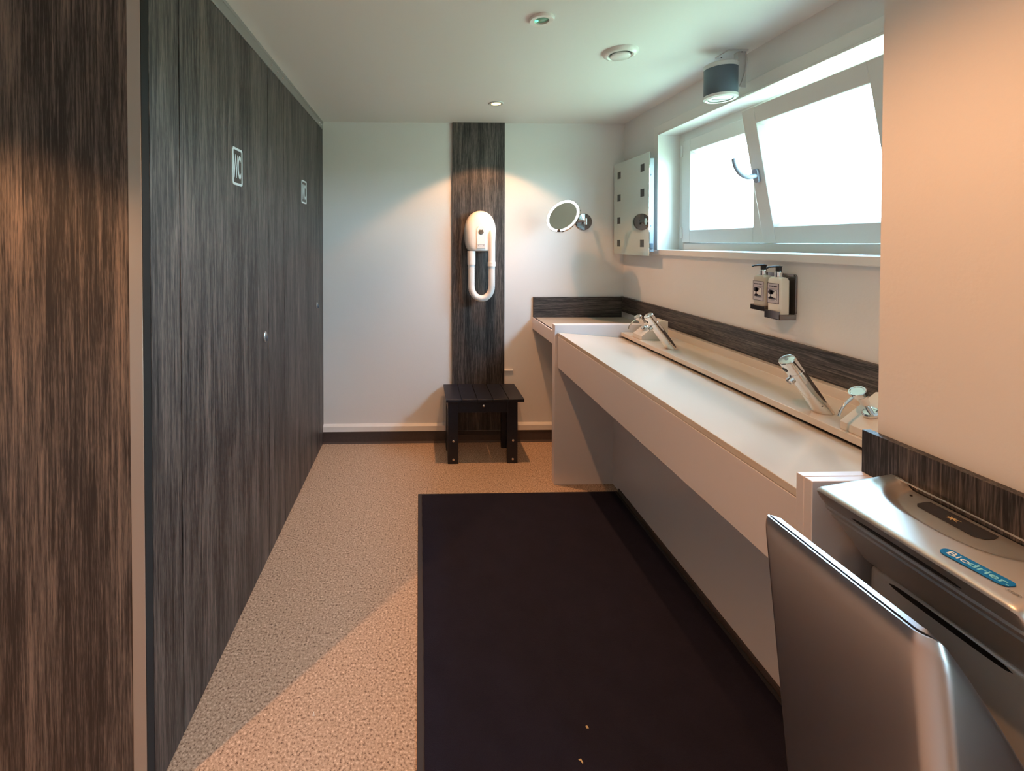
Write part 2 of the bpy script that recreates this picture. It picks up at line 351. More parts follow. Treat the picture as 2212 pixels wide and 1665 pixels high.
# ================================================================ fixed joinery
PB = D-.018
o = one('wood_wall_panel', 'tall dark wood strip on the back wall behind the hair dryer', 'wall panel', B(.245, .635, PB, D-.0005, .09, H), 'woodz3', (.44, D, .09), smooth=False, bevel=.001)
o = one('wood_wall_panel', 'low dark wood panel on the pillar behind the steel hand dryer', 'wall panel', B(.98, 1.0-.0005, .25, .945, 0, 1.085), 'woodz2', (.99, .6, 0), smooth=False, bevel=.001)
one('backsplash', 'short dark wood upstand on the back wall above the corner shelf', 'backsplash', B(.853, 1.5195, D-.02, D-.0005, .9352, 1.088), 'woodx', (1.19, D, .935), smooth=False, bevel=.001)
one('backsplash', 'long dark wood upstand along the window wall behind the taps', 'backsplash', B(1.52, XR-.0005, .931, D-.0005, .979, 1.09), 'woody', (1.53, 2.1, .99), smooth=False, bevel=.001)
o = one('wall_batten', 'tiny white strip on the back wall beside the wood panel', 'batten', B(.636, .703, D-.010, D-.0005, .530, .546), 'white', (.67, D, .53), bevel=.003)
sh = thing('corner_shelf', 'cream corner shelf between the sink trough and the back wall', 'shelf', (1.19, 3.0, .85))
finish('shelf_top', B(.853, XR-.001, 2.731, D-.0005, .919, .9348), 'solid', sh, bevel=.002)
finish('shelf_fascia', B(.848, .868, 2.731, D-.0005, .850, .9348), 'solidm', sh, bevel=.002)
# ---------------------------------------------------------------- trough
tr = thing('sink_trough', 'long cream sloping sink trough with two taps under the window', 'sink', (1.2, 1.8, 0))
bm = bmesh.new(); Y0, Y1 = .945, 2.675
finish('basin', prism(bm, [(.851, Y0, .9437), (1.33, Y0, .9035), (1.33, Y0, .8835), (.851, Y0, .9237)], (0, Y1-Y0, 0)), 'solid', tr, bevel=.0015)
finish('front_apron', B(.850, .868, Y0, Y1, .729, .9225), 'solidm', tr, bevel=.0015)
ep = finish('end_panel', B(.832, 1.519, 2.676, 2.730, .0, .990), 'solidm', tr, bevel=.002)
ep = finish('end_panel', B(.832, .9795, .925, .9445, 0, .9925), 'solidm', tr, bevel=.0015)
ep = finish('end_panel', B(.832, .9795, .905, .9245, 0, .9925), 'solidm', tr, bevel=.0015)
finish('rear_panel', B(1.198, 1.215, Y0, Y1, .002, .89), 'solidm', tr, smooth=False)
finish('kick_strip', B(1.188, 1.1975, Y0, 2.588, .0005, .022), 'cove', tr, bevel=.002)
lg = finish('tap_ledge', prism(bmesh.new(), [(1.243, Y0, .945), (1.483, Y0, .942), (1.487, Y0, .978), (1.5195, Y0, .978), (1.5195, Y0, .922), (1.243, Y0, .922)], (0, Y1-Y0, 0)), 'solid', tr, bevel=.0015)
finish('drain_slot', B(1.262, 1.51, Y0, Y1, .9095, .9218), 'black', tr, smooth=False)
for y0 in (2.445, 1.175):
    finish('dispenser_block', prism(bmesh.new(), [(1.254, y0, .9452), (1.254, y0, .968), (1.362, y0, 1.052), (1.405, y0, 1.052), (1.405, y0, .9452)], (0, .10, 0)), 'solid', tr, bevel=.001)
# taps: local frame, tilted barrel leaning over the basin
def make_tap(loc, label):
    t = thing('tap', label, 'tap', loc, 'chrome taps on the trough'); o = Vector(loc)
    d = Vector((-.127, 0, .174)).normalized(); ln = .2155; r = .0245
    bm = bmesh.new(); u, v, d = frame_of(d); n = 40; rows = []
    for h in (0, .03, .165, .166, .1675, .1685):     # barrel with base cut level with the ledge and a joint line
        rr = r-.0008 if h in (.166, .1675) else r
        row = []
        for i in range(n):
            a = 2*PI*i/n; p = u*math.cos(a)*rr+v*math.sin(a)*rr+d*h
            if h == 0: p = p-d*(p.z/d.z)
            row.append(o+p)
        rows.append(row)
    loft(bm, rows); finish('barrel', bm, 'chrome', t)
    bm = lathe(bmesh.new(), [(0, .1687), (r, .1687), (r, ln-.003), (r-.002, ln-.0005), (r-.004, ln), (.0, ln)], o, d, 40); k = finish('cap', bm, 'chrome', t)
    finish('button', lathe(bmesh.new(), [(.006, ln-.001), (.006, ln+.0006), (0, ln+.0006)], o, d, 20), 'steeld', k)
    nrm = Vector((-d.z, 0, d.x)).normalized()          # underside of the lean, towards the user
    p = o+d*.150+nrm*(r-.006); q = p+nrm*.019
    s = finish('spout', lathe(bmesh.new(), [(.012, 0), (.012, .017), (.0105, .019), (.009, .019), (.009, .012), (0, .012)], p, nrm, 24), 'chrome', t)
    p = o+d*.190+nrm*(r-.0006)
    bm = lathe(bmesh.new(), [(0.0085, -.003), (.0085, .0012), (0, .0016)], p, nrm, 24); finish('sensor', bm, 'black', t)
    p = o+d*.035+Vector((-.3, -.95, 0)).normalized()*(r-.0005)
    finish('grub_hole', lathe(bmesh.new(), [(.003, -.002), (.003, .0007), (0, .0007)], p, Vector((-.3, -.95, 0)), 14), 'black', t)
    return t
tp = make_tap((1.3205, 1.397, .9452), 'nearer of the two chrome leaning taps, by the pillar')
t_ = copy_tree(tp); t_.location = (1.3155, 2.255, .9452); t_['label'] = 'farther chrome leaning tap, in front of a soap pump'
def make_pump(loc, label):
    t = thing('soap_pump', label, 'soap dispenser', loc, 'chrome soap pumps on the trough'); o = Vector(loc); d = Vector((-.56, 0, .83)).normalized()
    finish('collar', lathe(bmesh.new(), [(.021, -.0005), (.021, .006), (.017, .010), (.010, .011), (0, .011)], o, d, 28), 'chrome', t)
    finish('stem', lathe(bmesh.new(), [(.0075, .009), (.0075, .030), (.011, .036), (.0125, .058), (.016, .066), (.0, .066)], o, d, 28), 'chrome', t)
    finish('head', lathe(bmesh.new(), [(.0, .064), (.019, .065), (.0215, .068), (.0215, .079), (.020, .081), (.017, .081), (.0155, .0795), (0, .0795)], o, d, 32), 'chrome', t)
    p = o+d*.064+Vector((-.012, 0, .0)); s = Vector((-1, 0, -.95)).normalized()
    pts = [p, p+Vector((-.018, 0, -.013)), p+Vector((-.034, .0, -.028)), p+Vector((-.044, 0, -.043)), p+Vector((-.050, 0, -.060))]
    finish('spout', tube(bmesh.new(), pts, .0038, 14), 'chrome', t)
    return t
pm = make_pump((1.301, 2.497, 1.0065), 'chrome soap pump farther away, behind the far tap')
p2 = copy_tree(pm); p2.location = (1.301, 1.227, 1.0065); p2['label'] = 'nearer chrome soap pump, partly hidden by the pillar'
# ---------------------------------------------------------------- soap bottles in their holder
hd = thing('bottle_holder', 'dark chrome holder carrying two soap bottles under the window', 'holder', (XR, 1.82, 1.18))
finish('back_plate', prism(bmesh.new(), [(XR-.008, a, b) for a, b in rrect(1.828, 1.285, .154, .166, .012)], (.0075, 0, 0)), 'darkchrome', hd, bevel=.001)
def tray(y0, y1, zb, zl):
    k = finish('tray', B((1.462, XR-.008, y0, y1, zb, zb+.003), (1.462, 1.465, y0, y1, zb, zl), (1.462, XR-.008, y0, y0+.003, zb, zb+.022), (1.462, XR-.008, y1-.003, y1, zb, zb+.022)), 'darkchrome', hd, bevel=.0008)
tray(1.748, 1.826, 1.182, 1.216); tray(1.829, 1.905, 1.206, 1.226)
def make_bottle(loc, m, label, w=.068, dp=.044, hgt=.150):
    t = thing('soap_bottle', label, 'soap bottle', loc, 'pump soap bottles in the holder'); o = Vector(loc)
    def ring(z, w_, d_, r): return [(o.x+a, o.y+b, o.z+z) for a, b in rrect(0, 0, d_, w_, r)]
    bm = loft(bmesh.new(), [ring(0, w-.008, dp-.008, .008), ring(.002, w-.003, dp-.003, .010), ring(.006, w, dp, .011), ring(hgt-.014, w, dp, .011), ring(hgt-.005, w-.006, dp-.006, .011), ring(hgt-.001, w-.018, dp-.014, .010), ring(hgt, w-.034, dp-.020, .008)])
    finish('bottle', bm, m, t)
    x = o.x-dp/2
    lb = finish('label', B(x-.0008, x+.002, o.y-w/2+.006, o.y+w/2-.004, o.z+hgt-.110, o.z+hgt-.026), 'label', t, smooth=False)
    y0, y1, z0, z1 = o.y-w/2+.006, o.y+w/2-.004, o.z+hgt-.110, o.z+hgt-.026; e = .0018
    finish('printed_border', B((x-.0013, x, y0, y1, z0, z0+e), (x-.0013, x, y0, y1, z1-e, z1), (x-.0013, x, y0, y0+e, z0, z1), (x-.0013, x, y1-e, y1, z0, z1), (x-.0013, x, y0+.003, y1-.003, z1-.024, z1-.0228),
        (x-.0013, x, y0+.009, y1-.006, z0+.0125, z0+.0138), (x-.0013, x, y0+.009, y1-.006, z1-.0295, z1-.0282), (x-.0013, x, y0+.009, y0+.0103, z0+.0125, z1-.0282)), 'ink', lb, smooth=False)
    pic = finish('picture', B(x-.0012, x, y0+.0105, y1-.004, z0+.0138, z1-.0295), 'labelw', lb, smooth=False)
    yc, zc = (y0+y1)/2+.004, (z0+z1)/2-.008
    bm = bmesh.new()       # little dark wind-bent tree on a mound
    for (a, b, ra, rb) in ((.008, .012, .013, .010), (.000, .015, .012, .005), (.003, .007, .010, .004), (-.001, -.014, .022, .0045), (.005, -.010, .010, .004)):
        prism(bm, [(x-.0016, yc+a+ra*math.cos(q*PI/8), zc+b+rb*math.sin(q*PI/8)) for q in range(16)], (.0008, 0, 0))
    box(bm, x-.0016, x-.0008, yc+.004, yc+.0095, zc-.012, zc+.010)
    finish('tree_print', bm, 'ink', lb, smooth=False)
    bm = bmesh.new()
    for i, (a, b) in enumerate(((.006, .011), (.013, .019), (.0205, .028), (.030, .036), (.038, .047))): box(bm, x-.0014, x, y1-.002-b, y1-.002-a, z1-.0155, z1-.0105)
    finish('print_line', bm, 'ink', lb, smooth=False)
    finish('collar', lathe(bmesh.new(), [(.0145, hgt-.001), (.0150, hgt+.001), (.0150, hgt+.020), (.0135, hgt+.022), (0, hgt+.022)], o, (0, 0, 1), 28), 'chrome', t)
    bm = lathe(bmesh.new(), [(.0105, hgt+.021), (.0105, hgt+.040), (.0125, hgt+.042), (.0125, hgt+.045), (0, hgt+.045)], o, (0, 0, 1), 24)
    tube(bm, [o+Vector((.006, 0, hgt+.0425)), o+Vector((-.020, .004, hgt+.0425)), o+Vector((-.036, .007, hgt+.0405)), o+Vector((-.044, .009, hgt+.036))], [.0042, .004, .0036, .0032], 12)
    finish('pump_head', bm, 'rub', t)
    return t
b1 = make_bottle((1.490, 1.787, 1.1852), 'soap', 'white pump bottle on the right of the bottle holder', hgt=.170)
b2 = make_bottle((1.490, 1.867, 1.2095), 'soap2', 'pale clear pump bottle on the left of the bottle holder', hgt=.148)
# ---------------------------------------------------------------- hand dryer
hdry = thing('hand_dryer', 'steel hand dryer mounted on the pillar in the right foreground', 'hand dryer', (.98, .73, .36))
YA, YB = .573, .887; YC = .745
def top_z(x): return .995+(x-.82)*.16
def dish(x, y):
    def se(ax, ay): return (abs((x-.990)/ax)**2.6+abs((y-YC)/ay)**2.6)**(1/2.6)
    def sm(t): t = max(0, min(1, t)); return t*t*(3-2*t)
    k = se(.106, .118)
    return -.013*sm((1.0-k)/.20)
def head():
    top = [(.828+(.978-.828)*i/44, None) for i in range(45)]
    prof = [(x, top_z(x)) for x, _ in top]
    prof = [(.8195, .9885), (.8205, .9920), (.8235, .9945)]+prof
    under = [(.978, .838), (.930, .838), (.924, .842)]
    # sloping underside with two raised ribs
    a, b = Vector((.924, .842)), Vector((.8215, .983)); dv = b-a; nv = Vector((-dv.y, dv.x)).normalized()
    if nv.x > 0: nv = -nv
    for t, h in ((.06, 0), (.60, 0), (.62, .003), (.66, .003), (.68, 0), (.735, 0), (.755, .0035), (.80, .0035), (.82, 0), (.96, 0)):
        p = a+dv*t+nv*h; under.append((p.x, p.y))
    prof = prof+under
    cx = sum(p[0] for p in prof)/len(prof); cz = .93
    ys = [YA, YA+.0015, YA+.005, YA+.012]+[YA+.012+(YB-YA-.024)*i/70 for i in range(1, 70)]+[YB-.012, YB-.005, YB-.0015, YB]
    ins = {0: .012, 1: .006, 2: .002, 3: 0}
    rings = []
    for k, y in enumerate(ys):
        i = ins.get(k, ins.get(len(ys)-1-k, 0)); r = []
        for j, (x, z) in enumerate(prof):
            if 3 <= j < 48 and 3 < k < len(ys)-4: z = z+dish(x, y)
            s = 1-i/.09; xx = x
            if x < .97: xx = cx+(x-cx)*(1-i/.10)
            r.append((xx, y, cz+(z-cz)*(1-i/.09)))
        rings.append(r)
    return loft(bmesh.new(), rings)
hb = finish('head', head(), 'steel', hdry)
def slope_pt(t, y, h=0):     # point on the sloping underside: t=0 bottom, 1 lip
    a, b = Vector((.924, .842)), Vector((.8215, .983)); dv = b-a; nv = Vector((-dv.y, dv.x)).normalized()
    if nv.x > 0: nv = -nv
    p = a+dv*t+nv*h; return (p.x, y, p.y)
bm = bmesh.new(); n = 24       # upper air slot
up = [slope_pt(.89+.038*math.sqrt(max(0, 1-abs(2*i/n-1)**4)), .648+.172*i/n, .0008) for i in range(n+1)]
dn = [slope_pt(.89-.030*math.sqrt(max(0, 1-abs(2*i/n-1)**4)), .648+.172*i/n, .0008) for i in range(n, -1, -1)]
prism(bm, up[:]+dn[1:-1], (.002, 0, .0015)); finish('air_slot', bm, 'black', hb, smooth=False)
bm = bmesh.new()
prism(bm, [(.9262, .655+.182*i/n, .8260+.0052*math.sqrt(max(0, 1-abs(2*i/n-1)**4))) for i in range(n+1)]+[(.9262, .655+.182*i/n, .8260-.0052*math.sqrt(max(0, 1-abs(2*i/n-1)**4))) for i in range(n-1, 0, -1)], (.003, 0, 0))
bs = finish('back_body', B(.927, .9795, YA+.012, YB-.010, .36, .8385), 'silver', hdry, bevel=.012, seg=4)
finish('air_slot', bm, 'black', bs, smooth=False)
finish('top_ridge', tube(bmesh.new(), [(.972, YA+.02, top_z(.972)+.0003), (.972, YB-.02, top_z(.972)+.0003)], .0016, 8), 'steel', hb)
# display window in the dish
def topq(x, y, lift): return (x, y, top_z(x)+dish(x, y)+lift)
scr = finish('display', prism(bmesh.new(), [topq(a, b, .0004) for a, b in ((.9385, .800), (.945, .8055), (.963, .8055), (.968, .803), (.969, .706), (.958, .703), (.945, .706), (.9375, .716))], (0, 0, .0012)), 'screen', hb, smooth=False)
random.seed(4)
sp_ = []
for i in range(14):
    r = .0075 if i % 2 == 0 else .0022; r *= random.uniform(.7, 1.25); sp_.append((.953+r*math.sin(2*PI*i/14), .757+1.3*r*math.cos(2*PI*i/14)))
finish('hand_symbol', prism(bmesh.new(), [topq(a, b, .0018) for a, b in sp_], (0, 0, .0004)), 'scrap', scr, smooth=False)
finish('indicator', lathe(bmesh.new(), [(.0022, 0), (.0022, .0012), (0, .0012)], topq(.960, .829, .0), (-.16, 0, 1), 12), 'black', hb)
# logo badge on the sloping top
tu = Vector((1, 0, .16)).normalized(); tn = Vector((-.16, 0, 1)).normalized(); tr_ = Vector((.10, -.995, .016)).normalized()
lc = Vector((.8535, .648, top_z(.8535)+.0007)); lu = tn.cross(tr_).normalized()
def lp(a, b, h=0): return lc+tr_*a+lu*b+tn*h
pill = rrect(0, 0, .080, .0205, .009)
pill = [(a if a < 0 else min(a, .0395)+b*.25, b) for a, b in pill]
lgo = finish('logo_badge', prism(bmesh.new(), [lp(a, b) for a, b in pill], tn*.0008), 'blue', hb, smooth=False); lgo['label'] = 'blue logo badge'
text('logo_lettering', 'Bio', 'logow', lgo, lp(-.0335, .0002, .0009), tr_, lu, .0118, 1.30, depth=.0003, align='LEFT')
text('logo_lettering', 'drier.', 'logoc', lgo, lp(-.0075, .0002, .0009), tr_, lu, .0118, 1.30, depth=.0003, bold=.012, align='LEFT')
text('small_print', '.com', 'greyt', hb, lp(.0475, -.011, .0003), tr_, lu, .0050, 1.2, depth=.0002)
# U-shaped front shell
def u_path(off, rc=.030):
    """plan outline (x, y) from far wing over the front to the near wing; off = inset"""
    y1, y0, x0, xw = .876-off, .578+off, .700+off, .9265; r = max(.004, rc-off); q = max(.002, .012-off); o = [(xw, y1)]
    for i in range(1, 7): o.append((xw+(x0+q-xw)*i/7, y1))
    for i in range(11): a = PI/2+PI/2*i/10; o.append((x0+q+q*math.cos(a), y1-q+q*math.sin(a)))
    for i in range(1, 15): o.append((x0, y1-q+(y0+r-y1+q)*i/15))
    for i in range(11): a = PI+PI/2*i/10; o.append((x0+r+r*math.cos(a), y0+r+r*math.sin(a)))
    for i in range(1, 8): o.append((x0+r+(xw-x0-r)*i/7, y0))
    return o
def rim(x):                    # rim height falls from the front towards the wall along the open sides
    if x < .712: return .9455
    if x < .742: t = (x-.712)/.030; return .9455-.9*t*t*.030
    return .9185-(x-.742)*1.60
def lean(x, z): return x+(.945-z)*.105*max(0, min(1, (.9265-x)/.2265))
def shell(o0, o1, dz, rnd=0):
    a, b = u_path(o0), u_path(o1); n = len(a); zs = [.40, .46, .52, .60, .68, .76, .84, .90, .95, .975, .99, 1.0]
    edge = {} if not rnd else {9: u_path(o0+rnd*.12), 10: u_path(o0+rnd*.42), 11: u_path(o0+rnd)}
    bm = bmesh.new(); g = {}
    for s, P in enumerate((a, b)):
        for i, (x, y) in enumerate(P):
            zt = max(.63, rim(a[i][0]))+dz
            for k, q in enumerate(zs):
                z = .40+(zt-.40)*(q-.40)/.60; px_, py_ = edge[k][i] if (s == 0 and k in edge) else (x, y)
                g[s, i, k] = bm.verts.new((lean(px_, z), py_, z))
    K = len(zs)
    for i in range(n-1):
        for k in range(K-1):
            for s in (0, 1): bm.faces.new((g[s, i, k], g[s, i+1, k], g[s, i+1, k+1], g[s, i, k+1]))
        bm.faces.new((g[0, i, K-1], g[0, i+1, K-1], g[1, i+1, K-1], g[1, i, K-1])); bm.faces.new((g[0, i, 0], g[0, i+1, 0], g[1, i+1, 0], g[1, i, 0]))
    for i in (0, n-1):
        for k in range(K-1): bm.faces.new((g[0, i, k], g[0, i, k+1], g[1, i, k+1], g[1, i, k]))
    return bm
fc = finish('front_cover', shell(0, .0085, 0, .0055), 'steelf', hdry)
finish('seam', shell(.0086, .0112, -.006), 'black', fc)
finish('liner', shell(.0113, .0225, .002), 'steelf', hdry)
finish('base', B(.765, .9265, .582, .872, .37, .402), 'steeld', hdry, bevel=.006)
# ---------------------------------------------------------------- things on the back wall
hr = thing('hair_dryer', 'white wall hair dryer with looped hose on the wood strip', 'hair dryer', (.4465, PB, 1.43))
def dryer_body():
    n = 48; out = []
    for i in range(n):                     # front outline: domed top, slightly tapered sides, flat bottom
        t = i/n
        a = 2*PI*t; cx, sx_ = math.cos(a), math.sin(a)
        if sx_ >= 0: x = .1135*math.copysign(abs(cx)**.92, cx); z = .150+.146*abs(sx_)**1.0
        else:
            x = .1135*math.copysign(abs(cx)**.30, cx); z = .150-.150*abs(sx_)**.55; x *= 1-.03*(1-max(0, z)/.15)
        out.append((x, z))
    rings = []
    for s, y in ((1.0, 0), (1.0, .045), (.985, .062), (.95, .080), (.88, .095), (.76, .106), (.55, .113), (.25, .116)):
        rings.append([(.4465+x*s, PB-.001-y, 1.432+.012*(1-s)+(z if z < .02 else .145+(z-.145)*s if z > .145 else z*(1 if z < .02 else 1)*1.0)) for x, z in out])
    return loft(bmesh.new(), rings)
hbdy = finish('body', dryer_body(), 'plastic', hr)
yf = PB-.118
arch = [(.4465-.031, 1.462)]+[(.4465-.031*math.cos(PI*i/16), 1.585+.033*math.sin(PI*i/16)) for i in range(17)]+[(.4465+.031, 1.462)]
fp = finish('front_panel', prism(bmesh.new(), [(a-.004, yf-.004, b) for a, b in arch], (0, .02, 0)), 'plastic', hr, bevel=.003)
finish('dial', lathe(bmesh.new(), [(.019, -.002), (.019, .003), (.016, .005), (.015, .002), (0, .002)], (.4425, yf-.004, 1.572), (0, -1, 0), 28), 'chrome', fp)
pn = finish('socket_cover', B(.4125, .4725, yf-.007, yf+.01, 1.452, 1.486), 'plasticg', hr, bevel=.002)
finish('socket_marks', B((.4175, .4675, yf-.0076, yf-.005, 1.4815, 1.4845), (.422, .426, yf-.0078, yf-.005, 1.474, 1.478), (.459, .463, yf-.0078, yf-.005, 1.474, 1.478)), 'grey', pn, smooth=False)
hx0, hx1, hy = .3785, .5210, PB-.075
finish('nozzle', lathe(bmesh.new(), [(0, .290), (.010, .288), (.018, .280), (.0235, .266), (.0255, .24), (.0255, .060), (0, .060)], (hx1, yf+.012, 1.300), (0, 0, 1), 28), 'plastic', hr)
finish('nozzle_cuff', lathe(bmesh.new(), [(.024, .0), (.0285, .0), (.0285, .030), (.0262, .032), (.0262, .036), (0, .036)], (hx1, yf+.012, 1.325), (0, 0, 1), 28), 'plastic', hr)
finish('hose_socket', lathe(bmesh.new(), [(.0, .0), (.0290, .0), (.0300, .10), (.0, .10)], (hx0, hy, 1.335), (0, 0, 1), 28), 'plastic', hr)
pts = [(hx0, hy, 1.34), (hx0, hy, 1.24), (hx0, hy, 1.185)]
rU = (hx1-hx0)/2; zc = 1.178
for i in range(1, 20): a = PI+PI*i/20; pts.append(((hx0+hx1)/2+rU*math.cos(a), hy+(yf+.012-hy)*i/20, zc+.088*math.sin(a)))
pts += [(hx1, yf+.012, 1.185), (hx1, yf+.012, 1.24), (hx1, yf+.012, 1.33)]
rr = []
q = [pts[0]]
for a, b in zip(pts, pts[1:]):
    m_ = max(1, int((Vector(b)-Vector(a)).length/.006))
    for j in range(1, m_+1): q.append(tuple(Vector(a).lerp(Vector(b), j/m_)))
finish('hose', tube(bmesh.new(), q, [.0245-.0010*(i % 2) for i in range(len(q))], 20), 'plastic', hr)
# magnifying mirror
mm = thing('magnifying_mirror', 'round wall mirror with glowing white ring on the back wall', 'mirror', (1.232, D, 1.65))
finish('wall_plate', lathe(bmesh.new(), [(.063, .0005), (.063, .009), (.060, .012), (.020, .016), (0, .017)], (1.232, D, 1.651), (0, -1, 0), 40), 'darkchrome', mm)
mc = Vector((.992, 3.02, 1.679)); mn = Vector((-.69, -.58, .43)).normalized()
finish('arm', tube(bmesh.new(), [(1.232, D-.012, 1.651), (1.232, D-.050, 1.652), (1.218, D-.062, 1.653), (1.11, D-.150, 1.664), tuple(mc-mn*.03), tuple(mc-mn*.015)], .0075, 16), 'chrome', mm)
finish('arm_joint', cyl(bmesh.new(), (1.230, D-.060, 1.628), (1.230, D-.060, 1.674), .0095, None, 20), 'chrome', mm)
R_ = .1245
finish('back_shell', lathe(bmesh.new(), [(0, -.020), (R_*.8, -.018), (R_, -.008), (R_, .001), (R_-.003, .004), (R_-.003, -.004), (0, -.004)], mc, mn, 56), 'chrome', mm)
# light ring with a gap for the switch at its lowest point
dn_ = (Vector((0, 0, -1))-mn*mn.z*-1).normalized(); u, v, d = frame_of(mn); a0 = math.atan2(dn_.dot(v), dn_.dot(u))
rg = finish('light_ring', lathe(bmesh.new(), [(R_-.0185, .0), (R_-.0185, .0045), (R_-.0045, .0045), (R_-.0045, .0), (R_-.0185, .0)], mc, mn, 88, a0+.12, a0+2*PI-.12), 'ring', mm); rg['label'] = 'lit white ring'
finish('switch', lathe(bmesh.new(), [(R_-.0185, .0), (R_-.0185, .0045), (R_-.0045, .0045), (R_-.0045, .0), (R_-.0185, .0)], mc, mn, 8, a0-.11, a0+.11), 'rub', mm)
finish('mirror_glass', lathe(bmesh.new(), [(R_-.0187, -.003), (R_-.0187, .0022), (0, .0005)], mc, mn, 56), 'mirror', mm)
# illuminated mirror on the window wall
im = thing('bathroom_mirror', 'tall frameless mirror with dark squares left of the window', 'mirror', (XR, 3.0, 1.41))
g = finish('mirror_glass', B(1.453, 1.458, 2.752, 3.254, 1.411, 2.072), 'mirror', im, bevel=.001, seg=1)
finish('backing_sheet', B(1.4582, 1.4605, 2.754, 3.252, 1.413, 2.070), 'rub', im, smooth=False)
hs = finish('housing', B((1.4607, 1.497, 2.775, 3.235, 1.437, 2.035), (1.4972, XR-.0005, 2.855, 3.20, 1.46, 2.02)), 'housing', im, bevel=.002)
for z in (1.928, 1.602): finish('screw', lathe(bmesh.new(), [(.006, 0), (.005, .004), (0, .005)], (1.474, 2.775, z), (0, -1, 0), 14), 'grey', hs)
finish('pull_switch', B(1.470, 1.490, 2.767, 2.776, 1.455, 1.492), 'grey', hs, bevel=.003)
for y in (3.172, 2.838):
    for z in (1.983, 1.820, 1.655, 1.491): finish('light_square', B(1.4524, 1.4531, y-.024, y+.024, z-.0245, z+.0245), 'frost', im, smooth=False)
# ---------------------------------------------------------------- ceiling fittings
def disc_thing(name, label, cat, x, y): return thing(name, label, cat, (x, y, H))
dl = disc_thing('downlight', 'lit warm downlight in the ceiling near the back wall', 'downlight', .49, 2.81)
finish('bezel', lathe(bmesh.new(), [(.029, .001), (.029, .004), (.035, .007), (.045, .006), (.048, .0)], (.49, 2.81, H), (0, 0, -1), 40), 'plasticg', dl)
finish('bulb', lathe(bmesh.new(), [(.029, .0005), (.027, .0035), (0, .0045)], (.49, 2.81, H), (0, 0, -1), 32), 'bulb', dl)
el = disc_thing('emergency_light', 'white ceiling spot with green glowing lens', 'ceiling light', .485, 1.745)
finish('bezel', lathe(bmesh.new(), [(.028, .002), (.029, .010), (.046, .011), (.0485, .007), (.0485, .0)], (.485, 1.745, H), (0, 0, -1), 40), 'white', el)
ln_ = finish('lens', lathe(bmesh.new(), [(.0285, .003), (.020, .0055), (0, .007)], (.485, 1.745, H), (0, 0, -1), 32), 'greenlens', el)
finish('led', lathe(bmesh.new(), [(.0075, .0), (.0065, .004), (0, .005)], (.467, 1.752, H-.0045), (0, 0, -1), 16), 'led', ln_)
cv = disc_thing('ceiling_vent', 'round white air valve in the ceiling near the window', 'vent', .936, 2.04)
finish('vent_ring', lathe(bmesh.new(), [(.046, .002), (.050, .014), (.058, .019), (.068, .016), (.077, .008), (.079, .0)], (.936, 2.04, H), (0, 0, -1), 48), 'plastic', cv)
finish('vent_disc', lathe(bmesh.new(), [(.010, .002), (.038, .010), (.0445, .018), (.0445, .0235), (.040, .0265), (0, .0275)], (.936, 2.04, H), (0, 0, -1), 48), 'plastic', cv)
finish('vent_throat', lathe(bmesh.new(), [(.050, .0006), (0, .0006)], (.936, 2.04, H), (0, 0, -1), 32), 'black', cv)
# grey drum speaker on a bracket above the window
sk = thing('speaker', 'grey drum shaped speaker on a bracket above the window', 'speaker', (1.40, 2.02, H))
C3 = Vector((1.400, 2.022, 0))
finish('drum', lathe(bmesh.new(), [(0, 2.312), (.064, 2.312), (.068, 2.305), (.068, 2.178), (.0665, 2.172), (0, 2.172)], C3, (0, 0, 1), 48), 'grey', sk)
finish('top_rim', lathe(bmesh.new(), [(.0690, 2.300), (.0695, 2.318), (.064, 2.322), (.060, 2.318), (0, 2.318)], C3, (0, 0, 1), 48), 'plasticg', sk)
gr = finish('front_ring', lathe(bmesh.new(), [(.0695, 2.178), (.0690, 2.166), (.060, 2.161), (.052, 2.163), (.052, 2.170)], C3, (0, 0, 1), 48), 'plastic', sk)
finish('grille', lathe(bmesh.new(), [(.0515, 2.168), (.049, 2.1665), (.0475, 2.168), (.0475, 2.1662), (0, 2.1655)], C3, (0, 0, 1), 48), 'plasticg', gr)
finish('grille_gap', lathe(bmesh.new(), [(.0522, 2.1655), (.0490, 2.1652)], C3, (0, 0, 1), 48), 'black', gr)
bm = bmesh.new()
for a in (.3, 2.2): box(bm, 1.400+.02*math.cos(a)-.018, 1.400+.02*math.cos(a)+.018, 2.022+.02*math.sin(a)-.0025, 2.022+.02*math.sin(a)+.0025, 2.1645, 2.1652)
finish('grille_mark', bm, 'grey', gr, smooth=False)
br = finish('bracket', B((1.420, 1.512, 1.996, 2.092, H-.006, H-.0005), (1.472, 1.4775, 2.008, 2.036, 2.20, H-.006), (1.4775, 1.512, 2.012, 2.016, 2.215, H-.006)), 'plasticg', sk, bevel=.001)
finish('bracket_arm', B((1.464, 1.476, 2.010, 2.034, 2.275, 2.345)), 'plastic', sk, bevel=.001)
finish('cable', tube(bmesh.new(), [(1.505, 2.006, H-.008), (1.510, 2.005, 2.34), (1.506, 2.007, 2.29), (1.490, 2.010, 2.235), (1.470, 2.015, 2.195)], .0028, 10), 'plasticg', sk)
for x, y in ((1.440, 2.075), (1.492, 2.012)): finish('screw', lathe(bmesh.new(), [(.004, 0), (.003, .002), (0, .0025)], (x, y, H-.006), (0, 0, -1), 12), 'black', br)
